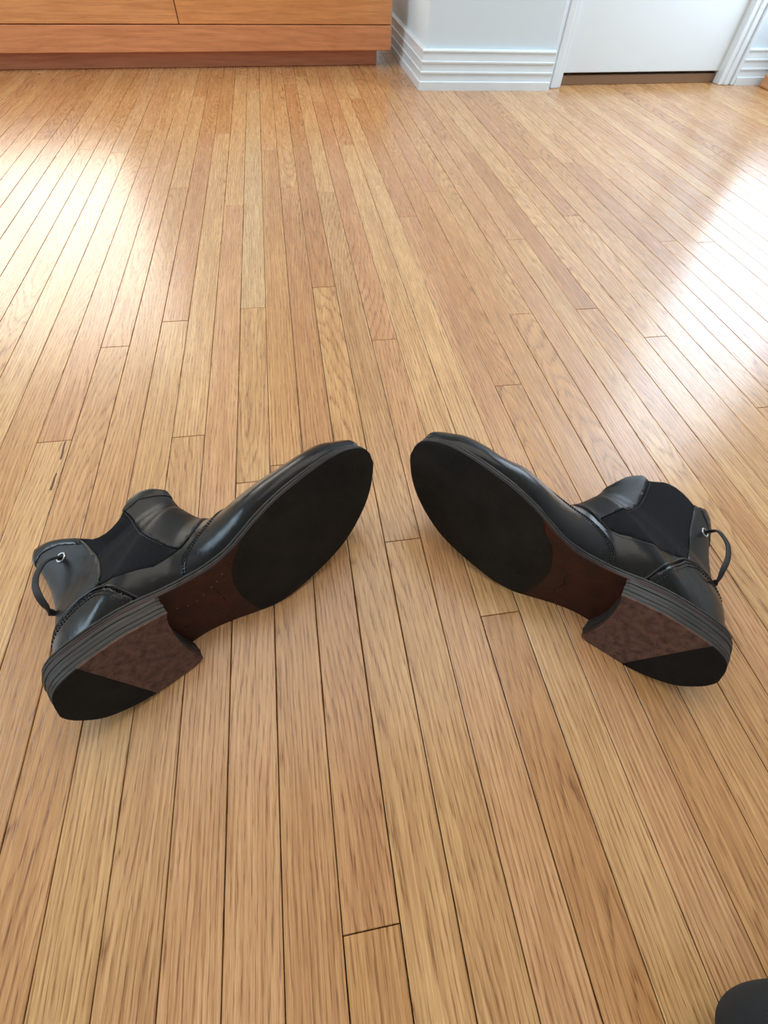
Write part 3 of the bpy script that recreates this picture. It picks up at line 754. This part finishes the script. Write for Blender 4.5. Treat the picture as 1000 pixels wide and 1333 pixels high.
gR = dict(
    vamp=[(214, 82), (204, 70), (190, 65), (175, 65), (158, 67), (145, 64), (131, 57), (118, 47), (113, 34), (111, 20)],
    counter=[(0, 92), (14, 97), (30, 99), (49, 98), (60, 90), (66, 83), (81, 52), (89, 26)],
    gore=[(67, 186), (66, 165), (63, 140), (60, 115), (60, 94), (80, 80), (103, 69), (123, 65), (136, 66.5), (141.5, 70), (142, 76), (135, 88), (127, 102), (120.5, 117), (118.5, 134), (119.5, 152), (121, 170), (118, 185), (103, 200), (67, 200)],
    front_tab=[tuple(v) for v in cr([(141.8, 71), (142, 76), (135, 88), (127, 102), (120, 117), (118, 134), (119, 152), (120.5, 175)], 5)] + [(122, 200), (180, 200), (180, 110), (166, 92), (154, 82)],
    rear_tab=[tuple(v) for v in cr([(68, 182), (66.5, 165), (63.5, 140), (59, 118), (60, 94)], 5)] + [(45, 98), (-10, 98), (-10, 215), (68, 215)],
    front_band=None,
    rear_band=[(57, 180), (46, 172), (40, 162), (34, 150), (0, 150), (0, 215), (66, 215), (64, 186)],
    fine=[[(118, 166), (115.6, 143), (116.5, 126), (122, 108), (130, 92)]], fine_q=[[(147, 78), (131, 65), (112, 64), (90, 73), (72, 84)]],
    eyelet=(48, 158), lace=[(44, 43, 153), (38, 45, 147), (32, 45, 137), (29, 43, 122), (28, 38, 109), (24, 28, 104), (24, 14, 110), (33, 5, 124)], lace_r=0.0028, lace_flat=0.45, vs=1)
HALF_L = [(196, 60), (177, 41), (160, 28), (150, 6), (146.5, -16), (150, -36), (156, -60)]
make_boot(dict(sgn=-1, R=[[0.8059, 0.27313, -0.52529], [0.57102, -0.1242, 0.81149], [0.1564, -0.95393, -0.25605]], T=(-0.20139, 0.1026, 0.02334),
    label='left black leather ankle boot lying on its side, toe right, heel at left edge', half=HALF_L, pegs=[(155.2, 23.4), (149.4, 18.5), (142.4, 13.6), (136.2, 10.4), (127.5, 7.0), (119.9, 4.1), (112.2, 5.3), (105.1, 9.3)], cracks=[[(136.2, 11.2), (137.4, 4), (136.9, 0.1), (136.8, -8.8), (134.2, -15.5)], [(97.5, -8.0), (97.4, -13.6), (100.8, -17.2), (101.2, -11.8)]], rub=((38, 42), (47.5, -22)), keys=keysL,
    top_x=(27, 158.5), top_y=(36, 12), ztop=[(20, 176), (27, 182), (34, 188.5), (42, 184), (51, 178), (63, 165), (75, 149), (85, 134), (93, 130), (102, 131), (112, 136), (120, 146), (128, 154), (140, 158), (150, 155), (158, 146), (165, 140)],
    pinch=6.0, details=details_factory(gL)))
HALF_R = [(200, 60), (184, 37), (167, 28), (156, 13), (149, -7), (149, -28), (155, -60)]
make_boot(dict(sgn=1, R=[[-0.65928, 0.27684, 0.69908], [0.72843, 0.00472, 0.6851], [0.18637, 0.9609, -0.20477]], T=(0.28825, 0.05361, 0.01946),
    label='right black leather ankle boot lying on its side, toe left, glossier with stretched elastic', half=HALF_R, pegs=[], cracks=[[(136.8, 7.3), (138.2, 1), (136.9, -5.1), (133.8, -9), (133.8, -15.1), (135.5, -20), (134.1, -25.4), (131.1, -32.9)]], rub=((34, 39), (52, -31)), keys=keysR,
    top_x=(38, 149), top_y=(37, 4), ztop=[(30, 172), (38, 176), (46, 188), (55, 192), (63, 184), (68, 182), (80, 187), (92, 189), (104, 185), (112, 176), (121, 168), (126, 174), (133, 167), (141, 156), (149, 136), (155, 130)],
    pinch=5.0, details=details_factory(gR)))

# ------------------------------------------------------------------ trouser leg at the lower right corner
tl = bmesh.new(); secs = []
A1 = pix(992, 1279, 0.045); A0 = A1 + Vector((0.16, -0.24, 0.02))
for j in range(61):
    t = 1 - (1 - math.sin(math.pi / 2 * j / 60)) * 1.0; c = A0.lerp(A1, t); rr = 0.085 - 0.022 * t
    if t > 0.8: rr *= math.sqrt(max(0.0004, 1 - ((t - 0.8) / 0.2) ** 2))
    s_ = []
    for k in range(64):
        th = 2 * math.pi * k / 64; f = 1 + 0.05 * math.sin(th * 3 + t * 7) + 0.03 * math.sin(t * 23 + th)
        s_.append(((c.x + math.cos(th) * rr * f) / MM, c.y / MM, max(0.001, c.z + math.sin(th) * rr * 0.75 * f) / MM))
    secs.append(s_)
loft(tl, secs); tag(obj('trouser_leg', tl, M['cloth'], smooth=True), 'dark blue-grey cloth trouser knee just showing at lower right corner', 'trousers')
